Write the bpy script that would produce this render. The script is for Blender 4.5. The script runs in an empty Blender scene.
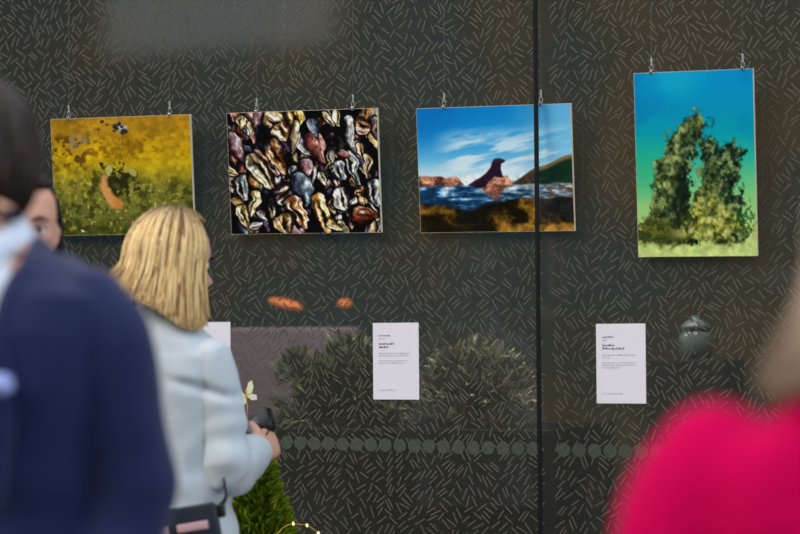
import bpy, bmesh, math, random
import numpy as np
from mathutils import Vector, Matrix, Euler, noise as mnoise
random.seed(7)
R = math.radians
SC = bpy.context.scene
COL = SC.collection

# ------------------------------------------------------------------ camera, sky, sun, exposure
cam_d = bpy.data.cameras.new('camera')
cam = bpy.data.objects.new('camera', cam_d)
COL.objects.link(cam)
SC.camera = cam
cam_d.sensor_width = 36
cam_d.lens = 2300 / 800 * 36
cam_d.clip_start = .1
cam.location = (2.35, -5.81, 1.38)
_yaw, _pit, _rol = R(22), R(1.37), R(.5)
fw = Vector((-math.sin(_yaw) * math.cos(_pit), math.cos(_yaw) * math.cos(_pit), math.sin(_pit)))
rt = fw.cross(Vector((0, 0, 1))).normalized()
up = rt.cross(fw)
r2 = rt * math.cos(_rol) - up * math.sin(_rol)
u2 = up * math.cos(_rol) + rt * math.sin(_rol)
cam.rotation_euler = Matrix((r2, u2, -fw)).transposed().to_euler()
cam_d.dof.use_dof = True
cam_d.dof.focus_distance = 6.2
cam_d.dof.aperture_fstop = .1035 / .047
cam_d.dof.aperture_blades = 0

world = bpy.data.worlds.new('overcast_sky')
SC.world = world
world.use_nodes = True
_bg = world.node_tree.nodes['Background']
_bg.inputs[0].default_value = (.84, .92, 1.0, 1)
_bg.inputs[1].default_value = 1.0
sun_d = bpy.data.lights.new('hazy_sun', 'SUN')
sun_d.energy = 1.1
sun_d.angle = R(25)
sun_d.color = (1, .86, .68)
sun = bpy.data.objects.new('hazy_sun', sun_d)
COL.objects.link(sun)
sun.rotation_euler = Vector((.62, .62, -.62)).to_track_quat('-Z', 'Y').to_euler()
sun.location = (-4, -6, 8)

SC.view_settings.view_transform = 'Standard'
SC.view_settings.look = 'None'
SC.view_settings.gamma = 1
SC.view_settings.use_curve_mapping = False
SC.view_settings.exposure = 0.62

# ------------------------------------------------------------------ helpers
def lin(c):
    return tuple(((v + .055) / 1.055) ** 2.4 if v > .04045 else v / 12.92 for v in c)
def rgb(r, g, b):
    return lin((r / 255, g / 255, b / 255)) + (1,)

def mat(name, col, rough=.6, spec=.3, bump=0, bscale=60, metal=0, var=0, vscale=8, sheen=0):
    m = bpy.data.materials.new(name)
    m.use_nodes = True
    nt = m.node_tree
    b = nt.nodes['Principled BSDF']
    b.inputs['Base Color'].default_value = col
    b.inputs['Roughness'].default_value = rough
    b.inputs['Specular IOR Level'].default_value = spec
    b.inputs['Metallic'].default_value = metal
    if sheen:
        b.inputs['Sheen Weight'].default_value = sheen
    if bump or var:
        tc = nt.nodes.new('ShaderNodeTexCoord')
    if bump:
        n = nt.nodes.new('ShaderNodeTexNoise')
        n.inputs['Scale'].default_value = bscale
        n.inputs['Detail'].default_value = 4
        bp = nt.nodes.new('ShaderNodeBump')
        bp.inputs['Strength'].default_value = bump
        bp.inputs['Distance'].default_value = .004
        nt.links.new(tc.outputs['Object'], n.inputs['Vector'])
        nt.links.new(n.outputs['Fac'], bp.inputs['Height'])
        nt.links.new(bp.outputs['Normal'], b.inputs['Normal'])
    if var:
        n = nt.nodes.new('ShaderNodeTexNoise')
        n.inputs['Scale'].default_value = vscale
        n.inputs['Detail'].default_value = 3
        mx = nt.nodes.new('ShaderNodeMix')
        mx.data_type = 'RGBA'
        mx.inputs[6].default_value = tuple(c * (1 - var) for c in col[:3]) + (1,)
        mx.inputs[7].default_value = tuple(min(1, c * (1 + var)) for c in col[:3]) + (1,)
        nt.links.new(tc.outputs['Object'], n.inputs['Vector'])
        nt.links.new(n.outputs['Fac'], mx.inputs[0])
        nt.links.new(mx.outputs[2], b.inputs['Base Color'])
    return m

def attr_mat(name, rough=.5, spec=.3, emit=0):
    m = bpy.data.materials.new(name)
    m.use_nodes = True
    nt = m.node_tree
    b = nt.nodes['Principled BSDF']
    a = nt.nodes.new('ShaderNodeVertexColor')
    a.layer_name = 'Col'
    nt.links.new(a.outputs['Color'], b.inputs['Base Color'])
    b.inputs['Roughness'].default_value = rough
    b.inputs['Specular IOR Level'].default_value = spec
    return m

def glow_mat(name, col, strength):
    m = bpy.data.materials.new(name)
    m.use_nodes = True
    b = m.node_tree.nodes['Principled BSDF']
    b.inputs['Base Color'].default_value = col
    b.inputs['Emission Color'].default_value = col
    b.inputs['Emission Strength'].default_value = strength
    return m

def link(o, parent=None):
    COL.objects.link(o)
    if parent is not None:
        o.parent = parent
    return o

def obj(name, bm, m=None, parent=None, smooth=True, loc=None):
    me = bpy.data.meshes.new(name)
    bmesh.ops.recalc_face_normals(bm, faces=bm.faces)
    bm.to_mesh(me)
    bm.free()
    if m is not None:
        for k in (m if isinstance(m, (list, tuple)) else [m]):
            me.materials.append(k)
    if smooth:
        me.polygons.foreach_set('use_smooth', [True] * len(me.polygons))
    o = bpy.data.objects.new(name, me)
    if loc is not None:
        o.location = loc
    return link(o, parent)

def tag(o, label=None, cat=None, group=None, kind=None):
    if label: o['label'] = label
    if cat: o['category'] = cat
    if group: o['group'] = group
    if kind: o['kind'] = kind
    return o

def thing(name, label, cat, loc=(0, 0, 0), rot=(0, 0, 0), group=None):
    o = bpy.data.objects.new(name, None)
    o.empty_display_size = .1
    o.location = loc
    o.rotation_euler = rot
    COL.objects.link(o)
    return tag(o, label, cat, group)

def box(bm, x0, x1, y0, y1, z0, z1, bev=0, mi=0):
    r = bmesh.ops.create_cube(bm, size=1)
    vs = r['verts']
    for v in vs:
        v.co = Vector(((x0 + x1) / 2 + v.co.x * (x1 - x0), (y0 + y1) / 2 + v.co.y * (y1 - y0), (z0 + z1) / 2 + v.co.z * (z1 - z0)))
    fs = list({f for v in vs for f in v.link_faces})
    for f in fs: f.material_index = mi
    if bev:
        es = list({e for v in vs for e in v.link_edges})
        bmesh.ops.bevel(bm, geom=es, offset=bev, segments=3, affect='EDGES', profile=.5)
    return vs

def loft(bm, rings, closed=True):
    rows = [[bm.verts.new(p) for p in r] for r in rings]
    n = len(rows[0])
    for a, b in zip(rows[:-1], rows[1:]):
        for i in range(n):
            bm.faces.new((a[i], a[(i + 1) % n], b[(i + 1) % n], b[i]))
    if closed:
        for row, flip in ((rows[0], True), (rows[-1], False)):
            c = bm.verts.new(sum((v.co for v in row), Vector()) / n)
            for i in range(n):
                q = (row[i], row[(i + 1) % n], c)
                bm.faces.new(q[::-1] if flip else q)

def sgnpow(v, p):
    return math.copysign(abs(v) ** p, v)

def hring(cx, cy, z, rx, ry, n=28, e=2.2, tilt=0, tx=0):
    out = []
    for i in range(n):
        a = 2 * math.pi * i / n
        x = rx * sgnpow(math.cos(a), 2 / e)
        y = ry * sgnpow(math.sin(a), 2 / e)
        out.append(Vector((cx + x, cy + y, z + y * tilt + x * tx)))
    return out

def limb(bm, pts, radii, n=14, cap=True, flat=1.0, side=None):
    """tapered tube with round ends through pts; flat squeezes it along the second axis"""
    pts = [Vector(p) for p in pts]
    radii = list(radii)
    if cap:
        d0 = (pts[0] - pts[1]).normalized(); d1 = (pts[-1] - pts[-2]).normalized()
        r0, r1 = radii[0], radii[-1]
        pre = [(pts[0] + d0 * r0 * math.sin(t), r0 * math.cos(t)) for t in (1.35, .9, .45)]
        post = [(pts[-1] + d1 * r1 * math.sin(t), r1 * math.cos(t)) for t in (.45, .9, 1.35)]
        pts = [p for p, _ in pre] + pts + [p for p, _ in post]
        radii = [r for _, r in pre] + radii + [r for _, r in post]
    rings = []
    ref = Vector(side) if side is not None else Vector((0, 0, 1))
    pa = None
    for i, p in enumerate(pts):
        t = (pts[min(i + 1, len(pts) - 1)] - pts[max(i - 1, 0)]).normalized()
        if pa is None:
            a = ref - t * ref.dot(t)
            if a.length < .2:
                ref = Vector((0, 1, 0)); a = ref - t * ref.dot(t)
        else:
            a = pa - t * pa.dot(t)
        a.normalize(); pa = a
        b = t.cross(a)
        r = radii[i]
        rings.append([p + a * (r * math.cos(2 * math.pi * k / n)) + b * (r * flat * math.sin(2 * math.pi * k / n)) for k in range(n)])
    loft(bm, rings)

def curve_pts(pts, k=6):
    """Catmull-Rom through pts"""
    P = [Vector(p) for p in pts]
    P = [P[0] * 2 - P[1]] + P + [P[-1] * 2 - P[-2]]
    out = []
    for i in range(1, len(P) - 2):
        for j in range(k):
            t = j / k
            a, b, c, d = P[i - 1:i + 3]
            out.append(.5 * ((2 * b) + (c - a) * t + (2 * a - 5 * b + 4 * c - d) * t * t + (3 * b - a - 3 * c + d) * t ** 3))
    out.append(P[-2])
    return out

def ball(bm, c, r, seg=12, sx=1, sy=1, sz=1, mi=0):
    rr = bmesh.ops.create_uvsphere(bm, u_segments=seg, v_segments=max(6, seg * 2 // 3), radius=r)
    for v in rr['verts']:
        v.co = Vector((v.co.x * sx, v.co.y * sy, v.co.z * sz)) + Vector(c)
    if mi:
        for f in {f for v in rr['verts'] for f in v.link_faces}: f.material_index = mi

def fuse(name, bm, m, parent, voxel=.006, smooth=6, sfac=.5, disp=None, cut=None):
    """one continuous surface out of overlapping closed shapes"""
    me = bpy.data.meshes.new(name)
    bmesh.ops.recalc_face_normals(bm, faces=bm.faces)
    bm.to_mesh(me); bm.free()
    t = bpy.data.objects.new('tmp', me)
    COL.objects.link(t)
    r = t.modifiers.new('r', 'REMESH'); r.mode = 'VOXEL'; r.voxel_size = voxel
    s = t.modifiers.new('s', 'SMOOTH'); s.factor = sfac; s.iterations = smooth
    bpy.context.view_layer.update()
    dg = bpy.context.evaluated_depsgraph_get()
    nm = bpy.data.meshes.new_from_object(t.evaluated_get(dg))
    bpy.data.objects.remove(t); bpy.data.meshes.remove(me)
    nm.name = name
    if disp:
        nv = len(nm.vertices)
        norms = [v.normal.copy() for v in nm.vertices]
        for v, no in zip(nm.vertices, norms):
            v.co = v.co + no * disp(v.co, no)
    if cut:
        b2 = bmesh.new(); b2.from_mesh(nm)
        bmesh.ops.delete(b2, geom=[v for v in b2.verts if cut(v.co, v.normal)], context='VERTS')
        b2.to_mesh(nm); b2.free()
    nm.materials.clear()
    nm.materials.append(m)
    nm.polygons.foreach_set('use_smooth', [True] * len(nm.polygons))
    o = bpy.data.objects.new(name, nm)
    return link(o, parent)

# ------------------------------------------------------------------ materials
M = {}
M['film_dash'] = mat('frit_dash', rgb(82, 81, 72), .55, .3)
M['film_dot'] = mat('frit_dot', rgb(64, 71, 60), .6, .3)
M['black_metal'] = mat('black_seal', rgb(12, 14, 20), .7, .2)
M['concrete'] = mat('paving', rgb(96, 94, 90), .85, .2, .4, 40, var=.12, vscale=3)
M['facade'] = mat('dark_cladding', rgb(52, 47, 44), .8, .2, .3, 6, var=.15, vscale=1)
M['steel'] = mat('steel', rgb(200, 200, 198), .25, .5, metal=1)
M['wire'] = mat('wire', rgb(84, 86, 84), .35, .5, metal=.8)
M['card'] = mat('white_card', rgb(226, 222, 232), .6, .2)
M['ink'] = mat('ink_black', rgb(104, 100, 112), .7, .1)
M['ink_grey'] = mat('ink_grey', rgb(176, 174, 186), .7, .1)
M['board'] = mat('board_edge', rgb(226, 214, 188), .5, .3)
M['skin'] = mat('skin', rgb(214, 165, 140), .5, .35, .1, 200, var=.06, vscale=20)
M['skin_rosy'] = mat('skin_rosy', rgb(214, 160, 138), .5, .35, .1, 200, var=.08, vscale=25)
M['lip'] = mat('lip', rgb(176, 92, 88), .45, .4)
M['eye_white'] = mat('eye_white', rgb(225, 220, 215), .2, .5)
M['iris'] = mat('iris', rgb(48, 38, 34), .15, .5)
M['brow'] = mat('brow', rgb(70, 48, 38), .8, .1)
M['hair'] = attr_mat('hair_strands', .42, .35)
M['cardigan'] = mat('pale_blue_knit', rgb(196, 205, 213), .85, .15, .35, 260, var=.05, vscale=12, sheen=.2)
M['trouser_dark'] = mat('dark_trousers', rgb(28, 30, 38), .8, .2, .2, 300)
M['shoe'] = mat('black_shoe', rgb(22, 21, 22), .4, .4)
M['suit'] = mat('navy_suit', rgb(20, 32, 74), .8, .2, .2, 500, var=.06, vscale=40, sheen=.15)
M['shirt'] = mat('pale_shirt', rgb(212, 222, 240), .75, .2, .15, 300)
M['maroon'] = mat('maroon_cloth', rgb(84, 40, 52), .7, .2, .2, 200)
M['badge'] = mat('pale_blue_badge', rgb(160, 172, 228), .3, .5)
M['red'] = mat('crimson_wool', rgb(196, 0, 78), .9, .06, .25, 220, var=.05, vscale=14)
M['black_top'] = mat('black_knit', rgb(26, 25, 30), .85, .2, .2, 200)
M['bag'] = mat('navy_leather', rgb(36, 42, 56), .45, .4, .2, 180)
M['pink'] = mat('pink_trim', rgb(222, 178, 186), .5, .3)
M['black_plastic'] = mat('black_plastic', rgb(18, 18, 20), .35, .5)
M['white_plastic'] = mat('white_plastic', rgb(230, 230, 232), .4, .4)
M['glass_lens'] = mat('lens', rgb(10, 12, 26), .05, .8)
M['leaf'] = attr_mat('conifer_leaf', .6, .2)
M['bark'] = mat('bark', rgb(70, 52, 36), .9, .1, .6, 60)
M['pot'] = mat('dark_pot', rgb(50, 48, 50), .6, .3, .2, 30)
M['soil'] = mat('soil', rgb(40, 30, 22), .95, .1, .8, 90)
M['cream'] = mat('cream_paper', rgb(236, 230, 196), .6, .2)
M['gold'] = mat('gold_wire', rgb(200, 160, 60), .35, .5, metal=.7)
M['bulb'] = glow_mat('tiny_bulb', rgb(250, 235, 170), .7)
M['mauve'] = mat('mauve_screen', rgb(98, 84, 100), .85, .15, .2, 20, var=.12, vscale=5)
M['amber'] = glow_mat('amber_glint', rgb(222, 118, 60), .26)
def mottled_paint():
    m = mat('interior_paint', rgb(50, 52, 46), .9, .1)
    nt = m.node_tree
    tc = nt.nodes.new('ShaderNodeTexCoord'); n = nt.nodes.new('ShaderNodeTexNoise'); cr = nt.nodes.new('ShaderNodeValToRGB')
    n.inputs['Scale'].default_value = 1.6; n.inputs['Detail'].default_value = 2.5
    cr.color_ramp.elements[0].position = .36; cr.color_ramp.elements[0].color = rgb(26, 46, 54)
    cr.color_ramp.elements[1].position = .66; cr.color_ramp.elements[1].color = rgb(66, 52, 34)
    e = cr.color_ramp.elements.new(.5); e.color = rgb(42, 43, 38)
    nt.links.new(tc.outputs['Object'], n.inputs['Vector']); nt.links.new(n.outputs['Fac'], cr.inputs[0])
    nt.links.new(cr.outputs[0], nt.nodes['Principled BSDF'].inputs['Base Color'])
    return m
M['inside'] = mottled_paint()
M['inside_floor'] = mat('interior_floor', rgb(44, 42, 40), .8, .2)
M['jar'] = mat('pale_blue_glaze', rgb(84, 96, 100), .3, .5)

def pane_material():
    m = bpy.data.materials.new('tinted_glass')
    m.use_nodes = True
    nt = m.node_tree
    nt.nodes.clear()
    out = nt.nodes.new('ShaderNodeOutputMaterial')
    tr = nt.nodes.new('ShaderNodeBsdfTransparent'); tr.inputs[0].default_value = (.62, .64, .62, 1)
    df = nt.nodes.new('ShaderNodeBsdfDiffuse'); df.inputs[0].default_value = rgb(72, 72, 64)
    gl = nt.nodes.new('ShaderNodeBsdfGlossy'); gl.inputs['Roughness'].default_value = .06
    gl.inputs['Color'].default_value = (1, 1, 1, 1)
    fr = nt.nodes.new('ShaderNodeFresnel'); fr.inputs[0].default_value = 1.45
    a = nt.nodes.new('ShaderNodeMixShader'); a.inputs[0].default_value = .4
    b = nt.nodes.new('ShaderNodeMixShader')
    L = nt.links.new
    L(tr.outputs[0], a.inputs[1]); L(df.outputs[0], a.inputs[2])
    L(fr.outputs[0], b.inputs[0]); L(a.outputs[0], b.inputs[1]); L(gl.outputs[0], b.inputs[2])
    L(b.outputs[0], out.inputs[0])
    return m
M['pane'] = pane_material()

# ------------------------------------------------------------------ the setting
X0, X1 = -7.0, 4.0
def structure(name, bm, m, smooth=False):
    return tag(obj(name, bm, m, None, smooth), kind='structure')

bm = bmesh.new(); box(bm, -11, 6, -11.6, 3.3, -.1, 0)
structure('floor', bm, M['concrete'])

# wall_back: two dark glass panes printed with a pattern of short dashes and one row of dots
def wall_back():
    bm = bmesh.new()
    seam = .425
    box(bm, X0, X1, 0, .012, 0, 3.3)
    rnd = random.Random(3)
    mind = .0076
    grid = {}
    segs = []
    x_lo, x_hi, z_lo, z_hi = -2.1, 1.9, .55, 2.75
    for _ in range(260000):
        x, z = rnd.uniform(x_lo, x_hi), rnd.uniform(z_lo, z_hi)
        if abs(x - seam) < .02: continue
        a = rnd.choice((1, -1)) * R(rnd.choice((34, 44, 54, 66)) + rnd.uniform(-8, 8))
        l = rnd.uniform(.026, .034)
        c, sn = math.cos(a) * l / 2, math.sin(a) * l / 2
        sp = [(x + c * t, z + sn * t) for t in (-1, -.5, 0, .5, 1)]
        ok = True
        for px, pz in sp:
            gx, gz = int(px // mind), int(pz // mind)
            for ix in (gx - 1, gx, gx + 1):
                for iz in (gz - 1, gz, gz + 1):
                    for q in grid.get((ix, iz), ()):
                        if (px - q[0]) ** 2 + (pz - q[1]) ** 2 < mind * mind:
                            ok = False; break
                    if not ok: break
                if not ok: break
            if not ok: break
        if not ok: continue
        for p in sp: grid.setdefault((int(p[0] // mind), int(p[1] // mind)), []).append(p)
        segs.append((x, z, a, l))
    for x, z, a, l in segs:
        d = Vector((math.cos(a), 0, math.sin(a))) * l / 2
        n = Vector((-math.sin(a), 0, math.cos(a))) * .0020
        p = Vector((x, -.0006, z))
        f = bm.faces.new([bm.verts.new(p + q) for q in (-d - n, d - n, d + n * .8, -d + n * .8)])
        f.material_index = 1
    x = -2.0
    while x < 1.9:
        if abs(x - seam) > .03:
            vs = [bm.verts.new((x + .0185 * math.cos(t * math.pi / 12), -.0003, 1.048 - (x + .33) * .012 + .0185 * math.sin(t * math.pi / 12))) for t in range(24)]
            f = bm.faces.new(vs); f.material_index = 2
        x += .0425
    return structure('wall_back', bm, [M['pane'], M['film_dash'], M['film_dot']])
wall_back()

bm = bmesh.new(); box(bm, .4200, .4315, -.0865, -.080, 0, 3.3, .001); structure('trim_1', bm, M['black_metal'])       # slim black mullion standing before the panes
bm = bmesh.new(); box(bm, X0, X1, -.080, 0, 3.0, 3.06, .004); structure('trim_2', bm, M['black_metal'])              # the rail the wires hang from
bm = bmesh.new(); box(bm, X0, X1, -.080, .0, 0, .05, .004); structure('baseboard_back', bm, M['black_metal'])

# room beyond the glass
bm = bmesh.new(); box(bm, X0, X1, 3.0, 3.1, 0, 3.3); structure('wall_far', bm, M['inside'])
bm = bmesh.new(); box(bm, X0 - .1, X0, 0, 3.1, 0, 3.3); structure('wall_left', bm, M['inside'])
bm = bmesh.new(); box(bm, X1, X1 + .1, 0, 3.1, 0, 3.3); structure('wall_right', bm, M['inside'])
bm = bmesh.new(); box(bm, X0 - .1, X1 + .1, 0, 3.1, 3.3, 3.4); structure('ceiling', bm, M['inside'])

# dark building across the court, behind the photographer; a low stretch lets the sky show in the glass
bm = bmesh.new()
box(bm, -16, -7.4, -11.6, -11, 0, 6)
box(bm, -7.4, -5.0, -11.6, -11, 0, 3.62)
box(bm, -5.0, 8, -11.6, -11, 0, 6)
structure('wall_front', bm, M['facade'])

# ------------------------------------------------------------------ printed pictures (painted as numbers, one colour per vertex)
rng = np.random.RandomState(11)
def vnoise(u, v, sx, sy, seed):
    r = np.random.RandomState(seed)
    T = r.rand(64, 64)
    x, y = u * sx, v * sy
    xi, yi = np.floor(x).astype(int), np.floor(y).astype(int)
    fx, fy = x - xi, y - yi
    fx, fy = fx * fx * (3 - 2 * fx), fy * fy * (3 - 2 * fy)
    g = lambda a, b: T[a % 64, b % 64]
    return (g(xi, yi) * (1 - fx) + g(xi + 1, yi) * fx) * (1 - fy) + (g(xi, yi + 1) * (1 - fx) + g(xi + 1, yi + 1) * fx) * fy
def fbm(u, v, sx, sy, seed, o=4):
    s = 0; a = .5; t = 0
    for k in range(o):
        s = s + a * vnoise(u, v, sx * 2 ** k, sy * 2 ** k, seed + k); t += a; a *= .55
    return s / t
def sm(x, a, b):
    t = np.clip((x - a) / (b - a), 0, 1)
    return t * t * (3 - 2 * t)
def mixc(img, c, m):
    c = np.array(c, float) / 255 if not isinstance(c, np.ndarray) else c
    m = m[..., None]
    return img * (1 - m) + c * m
def ramp(t, stops):
    xs = [s[0] for s in stops]
    return np.stack([np.interp(t, xs, [s[1][k] / 255 for s in stops]) for k in range(3)], -1)
def poly_mask(u, v, pts, soft=.006):
    """soft inside test for a closed polygon"""
    n = len(pts)
    d = np.full(u.shape, 1e9); s = np.ones(u.shape)
    for i in range(n):
        ax, ay = pts[i]; bx, by = pts[i - 1]
        ex, ey = bx - ax, by - ay
        wx, wy = u - ax, v - ay
        t = np.clip((wx * ex + wy * ey) / (ex * ex + ey * ey + 1e-12), 0, 1)
        d = np.minimum(d, (wx - ex * t) ** 2 + (wy - ey * t) ** 2)
        c1, c2, c3 = v >= ay, v < by, ex * wy > ey * wx
        s = np.where((c1 & c2 & c3) | (~c1 & ~c2 & ~c3), -s, s)
    sd = s * np.sqrt(d)
    return sm(-sd, -soft, soft)
def ell(u, v, cx, cy, rx, ry, ang, asp):
    """normalised radius and local coords of a turned ellipse, v scaled to equal units"""
    c, s = math.cos(ang), math.sin(ang)
    x, y = (u - cx) * asp, (v - cy)
    a, b = (x * c + y * s) / rx, (-x * s + y * c) / ry
    return np.sqrt(a * a + b * b), a, b

def paint_kelp(u, v, asp):
    img = ramp(v, [(0, (172, 124, 24)), (.14, (170, 128, 22)), (.33, (188, 150, 14)), (.45, (160, 140, 24)), (.6, (122, 116, 38)), (.8, (102, 104, 40)), (1, (76, 78, 28))])
    n = fbm(u, v, 10, 9, 1)
    f = fbm(u, v, 34, 30, 2, 3)
    img = img * (.5 + .45 * n + .55 * f)[..., None]
    img = mixc(img, (204, 164, 18), .55 * sm(fbm(u, v, 7, 7, 9), .42, .7) * sm(v, .12, .25) * (1 - sm(v, .4, .55)))
    img = mixc(img, (186, 134, 26), .5 * (1 - sm(v, .0, .12)) * sm(u, .3, .8))
    w = sm(fbm(u, v, 34, 30, 21, 3), .46, .6)
    img = mixc(img, (70, 42, 12), .8 * w * (1 - sm(u, .2, .42)) * sm(v, .08, .2) * (1 - sm(v, .36, .5)))
    img = mixc(img, (120, 82, 8), .7 * w * sm(u, .2, .4) * (1 - sm(u, .7, .9)) * sm(v, .12, .2) * (1 - sm(v, .3, .42)))
    img = mixc(img, (150, 122, 96), .7 * sm(fbm(u, v, 20, 20, 31), .48, .62) * sm(u, .08, .14) * (1 - sm(u, .22, .36)) * sm(v, .05, .1) * (1 - sm(v, .22, .32)))
    fl = sm(vnoise(u, v, 44, 36, 41), .74, .92) * sm(v, .42, .58)
    img = mixc(img, (196, 180, 80), .8 * fl)
    fl = sm(vnoise(u, v, 60, 30, 45), .82, .95) * sm(v, .48, .62)
    img = mixc(img, (230, 218, 150), .75 * fl)
    img = mixc(img, (38, 44, 10), .65 * sm(fbm(u, v, 22, 20, 51), .5, .64) * sm(v, .46, .62))
    img = mixc(img, (58, 62, 10), .45 * sm(v, .86, 1) * (1 - u * .5))
    nn = fbm(u, v, 30, 26, 61, 3)
    r, a, b = ell(u, v, .475, .545, .165, .135, .25, asp)
    img = mixc(img, (30, 34, 12), .92 * (1 - sm(r + (nn - .5) * 2.2, .75, 1.05)))
    r, a, b = ell(u, v, .33, .52, .07, .12, .4, asp)
    img = mixc(img, (48, 52, 16), .75 * (1 - sm(r + (nn - .5) * 2, .6, 1.1)))
    for cx, cy, rx, ry, an, c in ((.41, .45, .035, .05, .4, (190, 182, 100)), (.54, .44, .05, .035, -.5, (166, 152, 62)), (.58, .47, .035, .026, .6, (176, 164, 80)), (.48, .5, .04, .03, .2, (124, 116, 50)), (.47, .6, .05, .03, .5, (70, 70, 30)), (.36, .40, .02, .02, 0, (30, 34, 20)), (.56, .55, .02, .04, .2, (96, 92, 36))):
        r, a, b = ell(u, v, cx, cy, rx, ry, an, asp)
        img = mixc(img, c, .9 * (1 - sm(r + (nn - .5) * 2.2, .6, 1.05)))
    for cx, cy, rx, ry, an in ((.49, .075, .07, .028, -.2), (.53, .1, .055, .035, .3), (.41, .06, .025, .018, .1), (.45, .12, .04, .02, .6), (.38, .03, .025, .014, 0), (.35, .1, .022, .012, .5)):
        r, a, b = ell(u, v, cx, cy, rx, ry, an, asp)
        img = mixc(img, (38, 36, 42), .95 * (1 - sm(r + (nn - .5) * 2.4, .55, 1.0)))
    img = mixc(img, (204, 206, 200), .85 * sm(vnoise(u, v, 60, 60, 71), .66, .8) * (1 - sm(np.hypot((u - .5) * asp, (v - .085) * 1.5), .04, .11)))
    m = poly_mask(u + (nn - .5) * .012, v, [(.352, .5), (.372, .47), (.385, .52), (.4, .6), (.44, .67), (.5, .72), (.49, .78), (.43, .77), (.385, .72), (.352, .64), (.343, .56)], .016)
    img = mixc(img, (222, 150, 88), .92 * m)
    img = mixc(img, (188, 112, 42), .75 * m * sm(u, .40, .48))
    r, a, b = ell(u, v, .2, .965, .02, .012, .4, asp)
    img = mixc(img, (236, 232, 214), .9 * (1 - sm(r, .6, 1)))
    return img

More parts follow.
